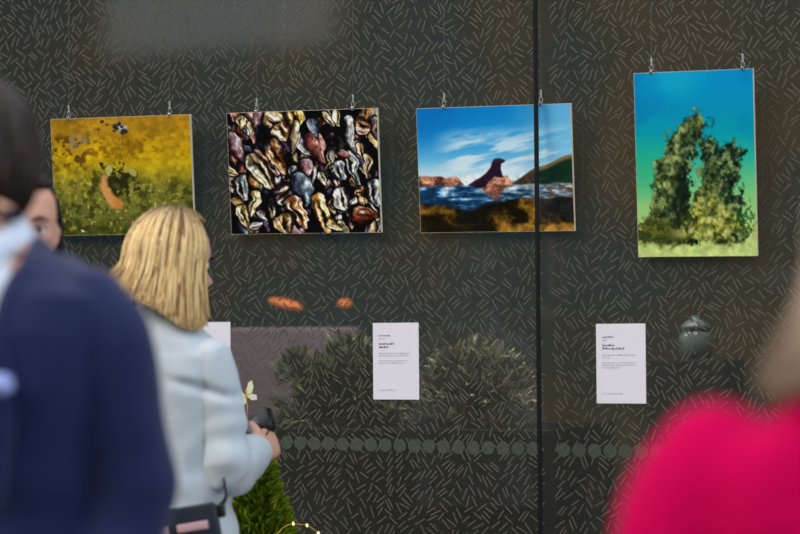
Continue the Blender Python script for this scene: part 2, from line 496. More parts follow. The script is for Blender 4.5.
def paint_mussels(u, v, asp):
    n = fbm(u, v, 8, 8, 5)
    img = ramp(n, [(0, (6, 8, 16)), (.5, (14, 18, 30)), (1, (40, 36, 40))])
    r2 = random.Random(19)
    shells = []
    pal = [((196, 128, 70), (92, 48, 30)), ((178, 160, 120), (96, 70, 40)), ((150, 120, 124), (84, 46, 46)), ((120, 134, 148), (50, 56, 78)), ((200, 168, 110), (130, 76, 30)), ((160, 106, 96), (100, 40, 36)), ((92, 74, 96), (40, 28, 50)), ((190, 184, 176), (90, 86, 96))]
    for i in range(150):                                # smaller shells filling the pile
        shells.append((r2.random(), r2.random(), r2.uniform(.05, .11), r2.uniform(.02, .045), r2.uniform(.6, 2.3), r2.choice(pal), r2.random()))
    big = [(.06, .29, .13, .05, 1.1, 2, .3), (.10, .08, .05, .035, 1.4, 4, .9), (.17, .13, .06, .02, 1.0, 1, .6), (.33, .08, .10, .06, .5, 4, .9), (.36, .17, .075, .07, .8, 4, .8), (.46, .06, .085, .07, 1.5, ((226, 170, 46), (150, 90, 10)), .95),
           (.45, .2, .12, .03, 1.7, 1, .5), (.33, .37, .15, .055, 1.15, 0, .9), (.22, .36, .06, .03, .5, 0, .7), (.22, .5, .17, .06, .9, 1, .7), (.09, .62, .09, .05, 1.4, 3, .8), (.16, .75, .11, .04, 1.85, ((206, 188, 110), (130, 100, 40)), .9), (.09, .85, .08, .045, 1.2, ((196, 176, 90), (150, 92, 30)), .9),
           (.17, .93, .06, .03, -.3, 7, .7), (.39, .66, .12, .065, -.5, 2, .8), (.5, .64, .13, .07, 1.3, 3, .6), (.46, .83, .14, .055, 1.1, 0, .8), (.36, .92, .08, .075, 1.2, ((170, 130, 70), (110, 70, 34)), .7), (.62, .85, .17, .05, 1.25, ((232, 168, 70), (160, 90, 30)), .95), (.7, .94, .07, .03, .5, ((214, 190, 140), (130, 90, 40)), .6),
           (.6, .3, .13, .06, 1.2, 5, .5), (.68, .42, .12, .025, 1.9, 1, .9), (.74, .07, .06, .03, 1.6, ((210, 196, 140), (90, 70, 40)), .8), (.82, .2, .13, .03, 1.5, 7, .6), (.91, .14, .06, .05, .3, ((206, 140, 96), (150, 70, 40)), .9), (.83, .47, .14, .04, 1.3, 3, .9), (.74, .5, .07, .06, 1, 3, .7),
           (.93, .46, .09, .03, 1.6, 4, .7), (.97, .68, .1, .05, 1.5, 3, .9), (.75, .73, .09, .06, 1.1, 7, .8), (.9, .86, .1, .06, .1, ((120, 62, 34), (60, 28, 18)), .5), (.52, .46, .07, .05, 1.3, 2, .6), (.63, .56, .06, .03, 1.4, ((190, 186, 140), (80, 80, 60)), .8), (.78, .36, .05, .03, .3, 5, .6), (.58, .14, .08, .04, 1.2, 3, .5)]
    for b in big:
        p = b[5] if isinstance(b[5], tuple) else pal[b[5]]
        shells.append(b[:5] + (p, b[6]))
    wx, wy = (fbm(u, v, 14, 14, 91) - .5) * .05, (fbm(u, v, 14, 14, 95) - .5) * .05
    for k, (cx, cy, rx, ry, an, (c1, c2), g) in enumerate(shells):
        f = 1.16 if k >= 150 else 1.0
        r, a, b = ell(u + wx, v + wy, cx, cy, rx * f, ry * f * 1.1, an, asp)
        w = 1 - .45 * np.clip(a, -1, 1)                # pointed at one end
        bb = b / np.maximum(w, .25)
        rr = np.sqrt(a * a + bb * bb)
        m = 1 - sm(rr, .88, 1.0)
        img = mixc(img, (5, 7, 13), .92 * (1 - sm(rr, .98, 1.3)))
        sgn = 1 if (k * 7) % 5 < 3 else -1
        streak = vnoise(a * .6 + cx * 7, bb * 1.6 + cy * 9, 2.5, 5, 100 + k)
        c = np.array(c1) / 255 * (.45 + 1.0 * streak)[..., None]
        img = img * (1 - m[..., None]) + c * m[..., None]
        img = mixc(img, c2, .85 * m * sm(bb * sgn, -.1, .6))
        if g > .66:                                    # gaping: dark slit between two pale lips
            slit = 1 - sm(np.abs(bb * sgn - .1 - .12 * np.sin(a * 3 + k)) + .35 * np.abs(a), .14, .4)
            img = mixc(img, (14, 9, 9), .9 * m * slit)
            img = mixc(img, (242, 228, 196), .8 * m * (1 - sm(np.abs(np.abs(bb * sgn - .1) - .42), .05, .2)) * (streak > .3))
        img = mixc(img, (232, 222, 210), .75 * g * m * (1 - sm(np.abs(rr - .86), .03, .14)) * sm(-bb * sgn, .1, .5))
        img = mixc(img, (206, 220, 238), .85 * m * (1 - sm(np.hypot(a + .3, (bb + .3 * sgn) * 1.4), .08, .34)) * (k % 3 == 0))
        img = mixc(img, (12, 10, 18), .75 * m * sm(rr, .55, .95) * sm(bb * sgn, .2, .6))
    img = mixc(img, (8, 10, 18), .8 * (1 - sm(np.hypot((u - .72) * asp, (v - .27)), .05, .12)))
    img = mixc(img, (10, 16, 30), .8 * (1 - sm(np.hypot((u - .24) * asp * 1.4, (v - .22) * .8), .06, .13)))
    img = mixc(img, (8, 14, 26), .8 * (1 - sm(np.hypot((u - .27) * asp * 1.2, (v - .72)), .05, .11)))
    d = fbm(u, v, 40, 34, 77, 2)
    img = np.clip(img * (.45 + 1.1 * d)[..., None], 0, 1)
    grey = img.mean(-1, keepdims=True)
    return np.clip((grey + (img - grey) * .85 - .3) * 1.2 + .265, 0, 1)

def paint_seal(u, v, asp):
    t = v + .12 * (1 - u)
    img = ramp(v, [(0, (8, 122, 196)), (.2, (26, 140, 208)), (.4, (92, 178, 222)), (.58, (180, 216, 232)), (1, (180, 216, 232))])
    img = mixc(img, (150, 208, 236), .62 * sm(u, .5, 1.0))
    img = mixc(img, (4, 96, 176), .5 * (1 - sm(u, .05, .5)) * (1 - sm(v, .1, .45)))
    c = fbm(u + v * .5, v * 1.1 + u * .22, 4, 13, 17)
    img = mixc(img, (232, 240, 244), .75 * sm(c, .44, .68) * sm(v, .12, .3) * sm(u, .06, .3))
    img = mixc(img, (222, 236, 242), .6 * sm(v, .42, .58))
    # distant rocks at the left and the hill at the right
    ry = .535 + .03 * vnoise(u, v, 22, 1, 33) + .16 * sm(u, .24, .36)
    m = sm(v, ry - .008, ry + .008) * (1 - sm(u, .36, .42))
    img = mixc(img, (178, 118, 88), m)
    img = mixc(img, (96, 52, 46), m * sm(fbm(u, v, 26, 16, 35), .45, .6))
    img = mixc(img, (222, 182, 150), .8 * m * sm(fbm(u, v, 18, 20, 37), .55, .68) * (1 - sm(v, .58, .62)))
    hy = .62 - .13 * sm(u, .58, .8) - .09 * sm(u, .78, 1.0)
    m = sm(v, hy - .008, hy + .008) * sm(u, .56, .6)
    img = mixc(img, (66, 50, 36), m)
    hg = hy + .05
    img = mixc(img, (20, 46, 34), m * sm(u, .7, .82) * sm(v, hy + .01, hy + .05))
    img = mixc(img, (170, 146, 84), m * .6 * (1 - sm(v - hy, .01, .045)) * sm(u, .7, .8))
    # water
    wy = .625 + .012 * np.sin(u * 40) * .4
    wt = sm(v, wy - .01, wy + .012)
    wn = fbm(u + v * .4, v, 9, 34, 55)
    water = ramp(np.clip(wn, 0, 1), [(0, (8, 24, 44)), (.46, (22, 62, 98)), (.6, (78, 126, 164)), (.78, (196, 214, 226)), (1, (240, 244, 246))])
    img = img * (1 - wt[..., None]) + water * wt[..., None]
    img = mixc(img, (216, 218, 212), .55 * wt * sm(u, .42, .6) * sm(fbm(u, v, 6, 22, 57), .4, .6))
    img = mixc(img, (92, 70, 52), .85 * wt * sm(fbm(u, v, 14, 30, 59), .53, .62) * sm(u, .72, .85) * (1 - sm(v, .72, .76)))
    # under the surface
    uy = .76 + .055 * np.exp(-((u - .3) / .14) ** 2) - .02 * sm(u, .45, .6) + .008 * np.sin(u * 25)
    ut = sm(v, uy - .01, uy + .01)
    un = fbm(u, v, 9, 9, 65)
    deep = ramp(np.clip(un, 0, 1), [(0, (10, 9, 6)), (.48, (34, 26, 10)), (.6, (100, 70, 18)), (.8, (176, 126, 42)), (1, (216, 172, 84))])
    img = img * (1 - ut[..., None]) + deep * ut[..., None]
    img = mixc(img, (18, 18, 12), .75 * ut * (1 - sm(np.abs(u - .36), .05, .2)))
    img = mixc(img, (34, 34, 36), .85 * ut * sm(u, .74, .8) * (1 - sm(v - (.93 - .02 * u), -.02, .04)))
    img = mixc(img, (196, 146, 46), .6 * ut * (1 - sm(np.hypot((u - .66) * 1.2, (v - .88) * 1.0), .06, .16)) * sm(un, .35, .55))
    img = mixc(img, (188, 136, 66), .7 * ut * sm(v, .93, .97) * sm(u, .55, .8))
    img = mixc(img, (22, 40, 66), .85 * (1 - sm(np.abs(v - uy), .004, .022)) * (1 - sm(u, .5, .62)))
    # rock and seal
    m = poly_mask(u, v, [(.41, .635), (.46, .575), (.52, .555), (.585, .56), (.62, .625), (.56, .655), (.53, .72), (.5, .75), (.44, .69)], .01)
    img = mixc(img, (196, 138, 110), m)
    img = mixc(img, (120, 66, 52), .8 * m * sm(fbm(u, v, 20, 20, 75), .48, .6))
    img = mixc(img, (60, 40, 40), .7 * m * sm(v, .64, .7))
    m = poly_mask(u, v, [(.322, .625), (.36, .595), (.405, .565), (.445, .53), (.475, .485), (.487, .44), (.505, .418), (.535, .415), (.568, .428), (.57, .442), (.545, .46), (.541, .5), (.55, .545), (.555, .57), (.5, .562), (.46, .6), (.44, .645), (.37, .645)], .006)
    img = mixc(img, (38, 22, 40), m)
    img = mixc(img, (62, 40, 66), .5 * m * sm(fbm(u, v, 16, 16, 85), .5, .65))
    g = fbm(u, v, 40, 36, 87, 2)
    return img * (1 - (sm(v, .52, .6) * .9)[..., None] * (.5 - g)[..., None])

def paint_reef(u, v, asp):
    img = ramp(v, [(0, (0, 140, 196)), (.18, (0, 140, 184)), (.33, (6, 150, 170)), (.46, (34, 172, 152)), (.58, (92, 190, 132)), (.72, (142, 200, 118)), (.86, (176, 204, 116)), (1, (194, 212, 124))])
    img = mixc(img, (0, 104, 172), .35 * sm(fbm(u, v, 3, 5, 3), .45, .7) * (1 - sm(v, .25, .45)))
    img = mixc(img, (40, 186, 206), .4 * (1 - sm(np.hypot((u - .35), (v - .02) * 1.8), .05, .35)))
    img = mixc(img, (36, 168, 120), .5 * sm(v, .3, .5) * (1 - sm(v, .55, .75)) * (1 - sm(u, .1, .35)))
    sn = fbm(u, v, 18, 34, 13)
    img = img * (1 - (sm(v, .8, .9) * .5)[..., None] * (1 - (.55 + .9 * sn))[..., None])
    n = fbm(u, v, 12, 18, 23, 4)
    n2 = fbm(u, v, 20, 26, 29, 4)
    n3 = fbm(u, v, 46, 60, 37, 2)
    uu, vv = u + (n - .5) * .16 + (n3 - .5) * .06, v + (n2 - .5) * .08
    left = poly_mask(uu, vv, [(.03, .93), (.05, .82), (.1, .72), (.13, .62), (.17, .54), (.2, .46), (.25, .38), (.31, .32), (.4, .285), (.44, .24), (.5, .215), (.57, .225), (.62, .265), (.61, .32), (.57, .37), (.52, .42), (.48, .5), (.455, .6), (.45, .7), (.47, .8), (.5, .85), (.45, .93)], .02)
    right = poly_mask(uu, vv, [(.5, .92), (.48, .8), (.5, .7), (.53, .58), (.56, .48), (.55, .4), (.57, .36), (.63, .355), (.69, .40), (.74, .40), (.78, .375), (.86, .375), (.89, .43), (.86, .5), (.88, .58), (.85, .66), (.9, .76), (.94, .86), (.9, .93)], .02)
    base = poly_mask(uu, vv, [(.0, .93), (.04, .82), (.12, .78), (.3, .82), (.46, .76), (.54, .66), (.62, .6), (.68, .7), (.78, .75), (.9, .8), (.99, .86), (.9, .93), (.7, .95), (.5, .97), (.2, .97)], .035)
    q = .6 * n2 + .4 * n3
    moss = ramp(np.clip((q - .5) * 2.4 + .5, 0, 1), [(0, (26, 40, 22)), (.4, (74, 90, 46)), (.65, (116, 130, 72)), (1, (170, 180, 110))])
    dark = ramp(np.clip((q - .5) * 2.6 + .45, 0, 1), [(0, (12, 24, 18)), (.4, (30, 48, 34)), (.65, (66, 88, 52)), (1, (132, 150, 92))])
    halo = sm(np.maximum(left, right), .0, 1)
    img = img * (1 - left[..., None]) + dark * left[..., None]
    img = mixc(img, moss, .85 * left * (1 - sm(np.abs(uu - (.13 + (.85 - v) * .42)), .03, .15)) * sm(v, .25, .3))
    img = mixc(img, moss, .6 * left * (1 - sm(np.hypot((u - .5), (v - .25)), .05, .13)))
    img = mixc(img, (16, 26, 16), .6 * left * (1 - sm(np.abs(u - .38), .03, .12)) * sm(v, .45, .6))
    img = img * (1 - right[..., None]) + dark * right[..., None]
    img = mixc(img, moss, .8 * right * (1 - sm(np.abs(uu - .6), .05, .13)) * sm(v, .45, .55))
    lit = ramp(np.clip((q - .5) * 2.4 + .5, 0, 1), [(0, (84, 84, 24)), (.35, (146, 144, 54)), (.6, (184, 184, 78)), (1, (220, 216, 128))])
    bm_ = .8 * base * sm(n, .25, .5) * (1 - .75 * sm(v, .86, .95))
    img = img * (1 - bm_[..., None]) + lit * bm_[..., None]
    img = mixc(img, (24, 34, 12), .8 * base * (1 - sm(u, .2, .4)) * sm(q, .36, .52) * (1 - sm(v, .9, .96)))
    img = mixc(img, (20, 34, 14), .75 * (1 - sm(np.hypot((u - .44) * 1.3, v - .8) + (n3 - .5) * .1, .02, .09)))
    img = mixc(img, (24, 74, 36), .7 * (1 - sm(np.hypot((u - .89), (v - .8) * 1.3) + (n3 - .5) * .2, .04, .09)))
    return img

def photo_print(name_label, w, h, loc, rot, painter, nx, hooks, hook_dx):
    t = thing('photo_print', name_label, 'picture', loc, rot, 'photographs hanging on the patterned wall')
    ny = int(nx * h / w)
    us, vs_ = np.meshgrid(np.linspace(0, 1, nx), np.linspace(0, 1, ny))
    img = painter(us, vs_, w / h)
    img = np.clip((img - .5) * 1.06 + .5, 0, .97) ** .93
    L = np.where(img > .04045, ((img + .055) / 1.055) ** 2.4, img / 12.92)
    co = np.stack([(us - .5) * w, np.full_like(us, -.005), (.5 - vs_) * h], -1).reshape(-1, 3)
    idx = np.arange(nx * ny).reshape(ny, nx)
    quads = np.stack([idx[:-1, :-1], idx[1:, :-1], idx[1:, 1:], idx[:-1, 1:]], -1).reshape(-1, 4)
    fr = [tuple(int(a) for a in q) for q in quads]
    co = [tuple(p) for p in co]
    b0 = len(co)
    e = .0007                                           # pale cut edge and back of the board
    co += [(-w / 2 - e, -.0052 + 0.0004, -h / 2 - e), (w / 2 + e, -.0048, -h / 2 - e), (w / 2 + e, -.0048, h / 2 + e), (-w / 2 - e, -.0048, h / 2 + e)]
    co += [(-w / 2 - e, .006, -h / 2 - e), (w / 2 + e, .006, -h / 2 - e), (w / 2 + e, .006, h / 2 + e), (-w / 2 - e, .006, h / 2 + e)]
    fs = [(0, 1, 2, 3), (4, 7, 6, 5), (0, 4, 5, 1), (1, 5, 6, 2), (2, 6, 7, 3), (3, 7, 4, 0)]
    nq = len(fr)
    fr += [tuple(b0 + k for k in f) for f in fs]
    me = bpy.data.meshes.new('print_panel')
    me.from_pydata(co, [], fr)
    me.materials.append(M['print']); me.materials.append(M['board'])
    mi = np.zeros(len(fr), int); mi[nq:] = 1
    me.polygons.foreach_set('material_index', mi.tolist())
    ca = me.color_attributes.new('Col', 'FLOAT_COLOR', 'POINT')
    arr = np.ones((len(co), 4), np.float32)
    arr[:b0, :3] = L.reshape(-1, 3)
    ca.data.foreach_set('color', arr.ravel())
    link(bpy.data.objects.new('print_panel', me), t)
    mw = Matrix.Translation(loc) @ Euler(rot).to_matrix().to_4x4()
    inv = mw.inverted()
    for hx in hooks:
        top = mw @ Vector((hx, .004, h / 2))
        bm = bmesh.new()                               # bright clip: plate, eye and crimp sleeve
        box(bm, hx - .004, hx + .004, -.008, .009, h / 2 - .004, h / 2 + .006, .0012)
        limb(bm, curve_pts([(hx - .001, .002, h / 2 + .004), (hx - .005, .0, h / 2 + .013), (hx, -.002, h / 2 + .02), (hx + .005, 0, h / 2 + .013), (hx + .001, .002, h / 2 + .004)], 5), [.0014] * 21, 6)
        limb(bm, [(hx, 0, h / 2 + .02), (hx + hook_dx, 0, h / 2 + .037)], [.0026, .0022], 8)
        obj('hook', bm, M['steel'], t)
        a = inv @ (mw @ Vector((hx + hook_dx, 0, h / 2 + .034)))
        b = inv @ Vector((top.x - .004, -.035, 3.02))
        bm = bmesh.new(); limb(bm, [a, b], [.0006, .0006], 6)
        obj('wire', bm, M['wire'], t)
    return t
M['print'] = attr_mat('printed_photo', .4, .12)

photo_print('golden brown underwater photograph of a dark fish, leftmost of the four pictures', .447, .334, (-.8300, -.042, 1.8031), (R(5.3), R(.55), 0), paint_kelp, 232, (-.165, .16), -.001)
photo_print('photograph of piled mussel shells, second picture from the left', .452, .337, (-.2640, -.042, 1.7953), (R(5.6), R(.6), 0), paint_mussels, 250, (-.135, .155), .001)
photo_print('photograph of a seal on a rock under blue sky, crossed by the black mullion', .434, .334, (.2950, -.042, 1.7852), (R(6), R(.6), 0), paint_seal, 232, (-.138, .135), .001)
photo_print('tall turquoise photograph of mossy underwater rocks, rightmost of the four pictures', .313, .476, (.8425, -.042, 1.7804), (R(4.9), R(.5), 0), paint_reef, 190, (-.11, .13), .0)

# ------------------------------------------------------------------ white caption cards
def info_card(label, x, z, w=.1345, h=.209, seed=0, blocks=()):
    t = thing('caption_card', label, 'caption card', (x, 0, z), group='caption cards on the patterned wall')
    bm = bmesh.new(); box(bm, -w / 2, w / 2, -.0026, -.0008, -h / 2, h / 2, .0004)
    obj('card_sheet', bm, M['card'], t, False)
    r3 = random.Random(seed)
    last = None
    for kind, px, z0, hh, length in blocks:
        bm = bmesh.new()
        xx = px
        while xx < px + length - .003:
            wl = min(r3.uniform(.004, .012), px + length - xx)
            k = max(1, int(wl / .0019))
            for q in range(k):
                zz = hh * r3.choice((.62, .62, 1.0))
                box(bm, xx + q * wl / k, xx + q * wl / k + wl / k * .72, -.0031, -.0026, z0, z0 + zz)
            xx += wl + .0022
        obj('heading_line' if kind == 0 else 'text_line', bm, M['ink'] if kind == 0 else M['ink_grey'], t, False)
    return t
bl = [(0, -.05, .068, .0045, .034), (1, -.05, .060, .003, .02), (0, -.05, .045, .0055, .046), (0, -.05, .036, .0055, .028), (1, -.05, .020, .0032, .09), (1, -.05, .0135, .0032, .088), (1, -.05, .0, .0032, .085), (1, -.05, -.0065, .0032, .08), (1, -.05, -.080, .003, .05)]
br = [(0, -.05, .068, .0045, .034), (1, -.05, .060, .003, .016), (0, -.05, .046, .0055, .038), (0, -.05, .037, .0055, .06), (1, -.05, .021, .0032, .092), (1, -.05, .0145, .0032, .02), (1, -.05, .001, .0032, .092), (1, -.05, -.0055, .0032, .09), (1, -.05, -.012, .0032, .05), (1, -.05, -.080, .003, .055)]
info_card('white caption card below the gap between the shells and seal pictures', -.011, 1.2735, seed=1, blocks=bl)
info_card('white caption card right of the black mullion, below the tall turquoise picture', .6255, 1.2660, seed=2, blocks=br)
info_card('white caption card mostly hidden behind the blond woman', -.579, 1.2800, seed=3, blocks=bl)

# ------------------------------------------------------------------ people
HEAD = [(0.0, .016, .072, .046), (.010, .034, .083, .02), (.028, .047, .087, -.012), (.055, .057, .086, -.05), (.085, .064, .084, -.076), (.112, .069, .081, -.09), (.145, .0725, .083, -.098), (.175, .070, .074, -.098), (.2, .058, .05, -.082), (.217, .035, .02, -.052), (.2245, .01, -.012, -.024)]
def gauss(x, s): return math.exp(-x * x / (2 * s * s))
def head_mesh(bm, T, s=1.0):
    """head whose chin is at local z = 0, face along +y; T maps it into the figure"""
    zs = [h[0] for h in HEAD]
    rings = []
    n = 56
    for k in range(46):
        z = .2245 * (1 - math.cos(math.pi * k / 45)) / 2 if False else .2245 * k / 45
        hw, fy, by = [float(np.interp(z, zs, [h[j] for h in HEAD])) for j in (1, 2, 3)]
        cy, ry = (fy + by) / 2, (fy - by) / 2
        ring = []
        for i in range(n):
            a = 2 * math.pi * i / n
            x = hw * sgnpow(math.cos(a), 2 / 2.25); y = ry * sgnpow(math.sin(a), 2 / 2.25)
            f = max(0, math.sin(a))
            d = 0
            if f > 0:
                d += .020 * gauss(x, .009) * (gauss(z - .078, .010) + .55 * gauss(z - .098, .014))        # nose
                d += .006 * gauss(x, .016) * gauss(z - .076, .008)
                d -= .010 * (gauss(x - .031, .014) + gauss(x + .031, .014)) * gauss(z - .112, .011)        # sockets
                d += .004 * (gauss(x - .03, .02) + gauss(x + .03, .02)) * gauss(z - .133, .008)            # brow
                d += .005 * gauss(x, .019) * (gauss(z - .055, .004) + gauss(z - .046, .0045))              # lips
                d -= .003 * gauss(x, .02) * gauss(z - .0505, .002)
                d += .005 * gauss(x, .016) * gauss(z - .014, .012)                                         # chin
                d += .004 * (gauss(x - .045, .016) + gauss(x + .045, .016)) * gauss(z - .086, .014)        # cheeks
            ring.append(T @ Vector((x * s, (cy + y + d * f) * s, z * s)))
        rings.append(ring)
    loft(bm, rings)
    for sx in (-1, 1):                                 # ears
        limb(bm, [T @ (Vector(p) * s) for p in ((sx * .066, -.006, .075), (sx * .073, -.012, .092), (sx * .077, -.016, .112), (sx * .072, -.006, .122))], [.006 * s, .009 * s, .011 * s, .007 * s], 8, True, .55, (0, 1, 0))

def torso(z_scale, rows, infl=0, lo=-9, hi=9):
    return [hring(0, cy, z * z_scale, rx + infl, ry + infl, 36, e) for z, cy, rx, ry, e in rows if lo <= z <= hi]
FEM = [(.74, -.015, .135, .09, 2.2), (.80, -.02, .168, .115, 2.3), (.88, -.02, .172, .115, 2.3), (.96, -.008, .15, .10, 2.2), (1.04, .0, .132, .09, 2.2), (1.12, .008, .14, .098, 2.2), (1.2, .012, .152, .108, 2.3), (1.28, .0, .155, .1, 2.4), (1.33, -.01, .15, .084, 2.4), (1.365, -.016, .118, .066, 2.2), (1.39, -.016, .07, .056, 2.0), (1.41, -.012, .05, .052, 2)]
FEM1 = FEM[:8] + [(1.32, -.01, .135, .08, 2.4), (1.35, -.016, .09, .064, 2.2), (1.385, -.016, .06, .056, 2.0), (1.41, -.012, .05, .052, 2)]
MAS = [(.74, -.01, .14, .10, 2.2), (.80, -.015, .165, .115, 2.3), (.88, -.01, .165, .115, 2.3), (.96, .0, .158, .112, 2.2), (1.04, .0, .158, .11, 2.2), (1.12, .004, .17, .115, 2.3), (1.2, .006, .184, .122, 2.4), (1.28, .0, .19, .116, 2.5), (1.33, -.01, .186, .1, 2.5), (1.365, -.016, .15, .08, 2.3), (1.39, -.016, .088, .066, 2.0), (1.41, -.012, .06, .06, 2)]

MASB = [(z, cy, rx * .86, ry * .95, e) for z, cy, rx, ry, e in MAS]
def hand(bm, wrist, d, side, s=1.0, curl=.6, grip=False):
    """palm, four fingers and a thumb; d points along the hand, side to the thumb; the palm faces side x d"""
    d = Vector(d).normalized(); side = Vector(side); side = (side - d * side.dot(d)).normalized()
    nrm = side.cross(d)
    w = Vector(wrist)
    rings = []
    for t, hw, th in ((-.02, .024, .019), (.0, .025, .018), (.03, .034, .017), (.06, .040, .015), (.085, .040, .012), (.094, .034, .008)):
        rings.append([w + d * t * s + side * hw * s * math.cos(a) + nrm * th * s * math.sin(a) for a in [2 * math.pi * k / 16 for k in range(16)]])
    loft(bm, rings)
    for k, (off, ln) in enumerate(((.030, .070), (.0105, .078), (-.0095, .073), (-.029, .058))):
        p = w + d * .078 * s + side * off * s
        pts = [p]; ang = .1; cur = p
        for j, fr in enumerate((.5, .3, .2)):
            ang += curl * (1.0 if j else .75) * (1 + .08 * k)
            dd = d * math.cos(ang) + nrm * math.sin(ang)
            cur = cur + dd * ln * fr * s
            pts.append(cur)
        limb(bm, pts, [.0088 * s, .0083 * s, .0075 * s, .0065 * s], 10)
    p = w + d * .022 * s + side * .026 * s
    t1 = p + (d * .75 + side * .55 + nrm * .35).normalized() * .042 * s
    t2 = t1 + (d * .85 + side * (.05 if grip else .25) + nrm * .6).normalized() * .03 * s
    t3 = t2 + (d * .85 - side * .1 + nrm * .5).normalized() * .022 * s
    limb(bm, [p, t1, t2, t3], [.013 * s, .0105 * s, .0088 * s, .0068 * s], 10)

def legs(bm, s, r=1.0, spread=.085):
    for sx in (-1, 1):
        limb(bm, [(sx * spread * s, -.01, .82 * s), (sx * (spread + .005) * s, 0, .6 * s), (sx * spread * s, .005, .46 * s), (sx * spread * s, -.012, .32 * s), (sx * spread * s, -.01, .12 * s)], [.082 * s * r, .07 * s * r, .054 * s * r, .053 * s * r, .036 * s * r], 18)

def person(label, cat_loc, rotz, s, rows, skin, head_yaw=0, head_pitch=0, head_off=(0, 0, 0), arms=None, voxel=.006, curl=.7):
    t = thing('person', label, 'person', cat_loc, (0, 0, rotz))
    bm = bmesh.new()
    loft(bm, torso(s, rows))
    neck = Vector((head_off[0] * .4, -.012 * s, 1.36 * s))
    T = Matrix.Translation(Vector((head_off[0], head_off[1] - .0, 1.44 * s + head_off[2]))) @ Matrix.Rotation(head_yaw, 4, 'Z') @ Matrix.Rotation(head_pitch, 4, 'X')
    limb(bm, [neck, T @ Vector((0, -.03, .03))], [.056 * s, .052 * s], 18)
    head_mesh(bm, T, s)
    legs(bm, s)
    for side, (sh, el, wr, hd, th) in arms.items():
        s0 = Vector(sh) + Vector((-.02 * math.copysign(1, sh[0]), 0, -.03))
        limb(bm, [s0, s0.lerp(Vector(el), .5), el], [.040 * s, .038 * s, .035 * s], 16)
        limb(bm, [el, Vector(el).lerp(Vector(wr), .3), wr], [.036 * s, .037 * s, .024 * s], 16)
        hand(bm, wr, hd, th, s, curl)
    for sx in (-1, 1):
        limb(bm, [(sx * .09 * s, -.03, .045), (sx * .095 * s, .06, .035), (sx * .1 * s, .13, .03)], [.034, .034, .026], 12)
    fuse('body', bm, skin, t, voxel, 3)
    return t, T

def eyes(t, T, s, browm):
    for sx in (-1, 1):
        bm = bmesh.new(); ball(bm, (0, 0, 0), .0112 * s, 16)
        e = obj('eye', bm, M['eye_white'], t, loc=T @ (Vector((sx * .031, .0640, .112)) * s))
        bm = bmesh.new(); ball(bm, (0, .0095 * s, 0), .0056 * s, 12, 1, .5, 1)
        i = obj('iris', bm, M['iris'], e)
        e.rotation_euler = T.to_euler()
        bm = bmesh.new()
        limb(bm, curve_pts([T @ (Vector(p) * s) for p in ((sx * .015, .0865, .129), (sx * .03, .0865, .1345), (sx * .048, .075, .13))], 5), [.0022] * 3 + [.0034] * 5 + [.002] * 3, 8)
        obj('eyebrow', bm, browm, t)
        bm = bmesh.new()                                # upper lid with its lashes
        limb(bm, curve_pts([T @ (Vector(p) * s) for p in ((sx * .019, .0755, .111), (sx * .026, .0795, .1185), (sx * .036, .0785, .119), (sx * .0445, .0715, .112))], 4), [.0012] * 13, 6)
        obj('eyelashes', bm, M['brow'], t)
    bm = bmesh.new()
    for dz, r in ((.0545, .0028), (.0475, .0034)):
        limb(bm, curve_pts([T @ (Vector(p) * s) for p in ((-.021, .0835, .0505), (-.01, .0895, dz), (0, .0905, dz - .0008), (.01, .0895, dz), (.021, .0835, .0505))], 4), [r * .4] * 2 + [r] * 13 + [r * .4] * 2, 8)
    obj('lips', bm, M['lip'], t)

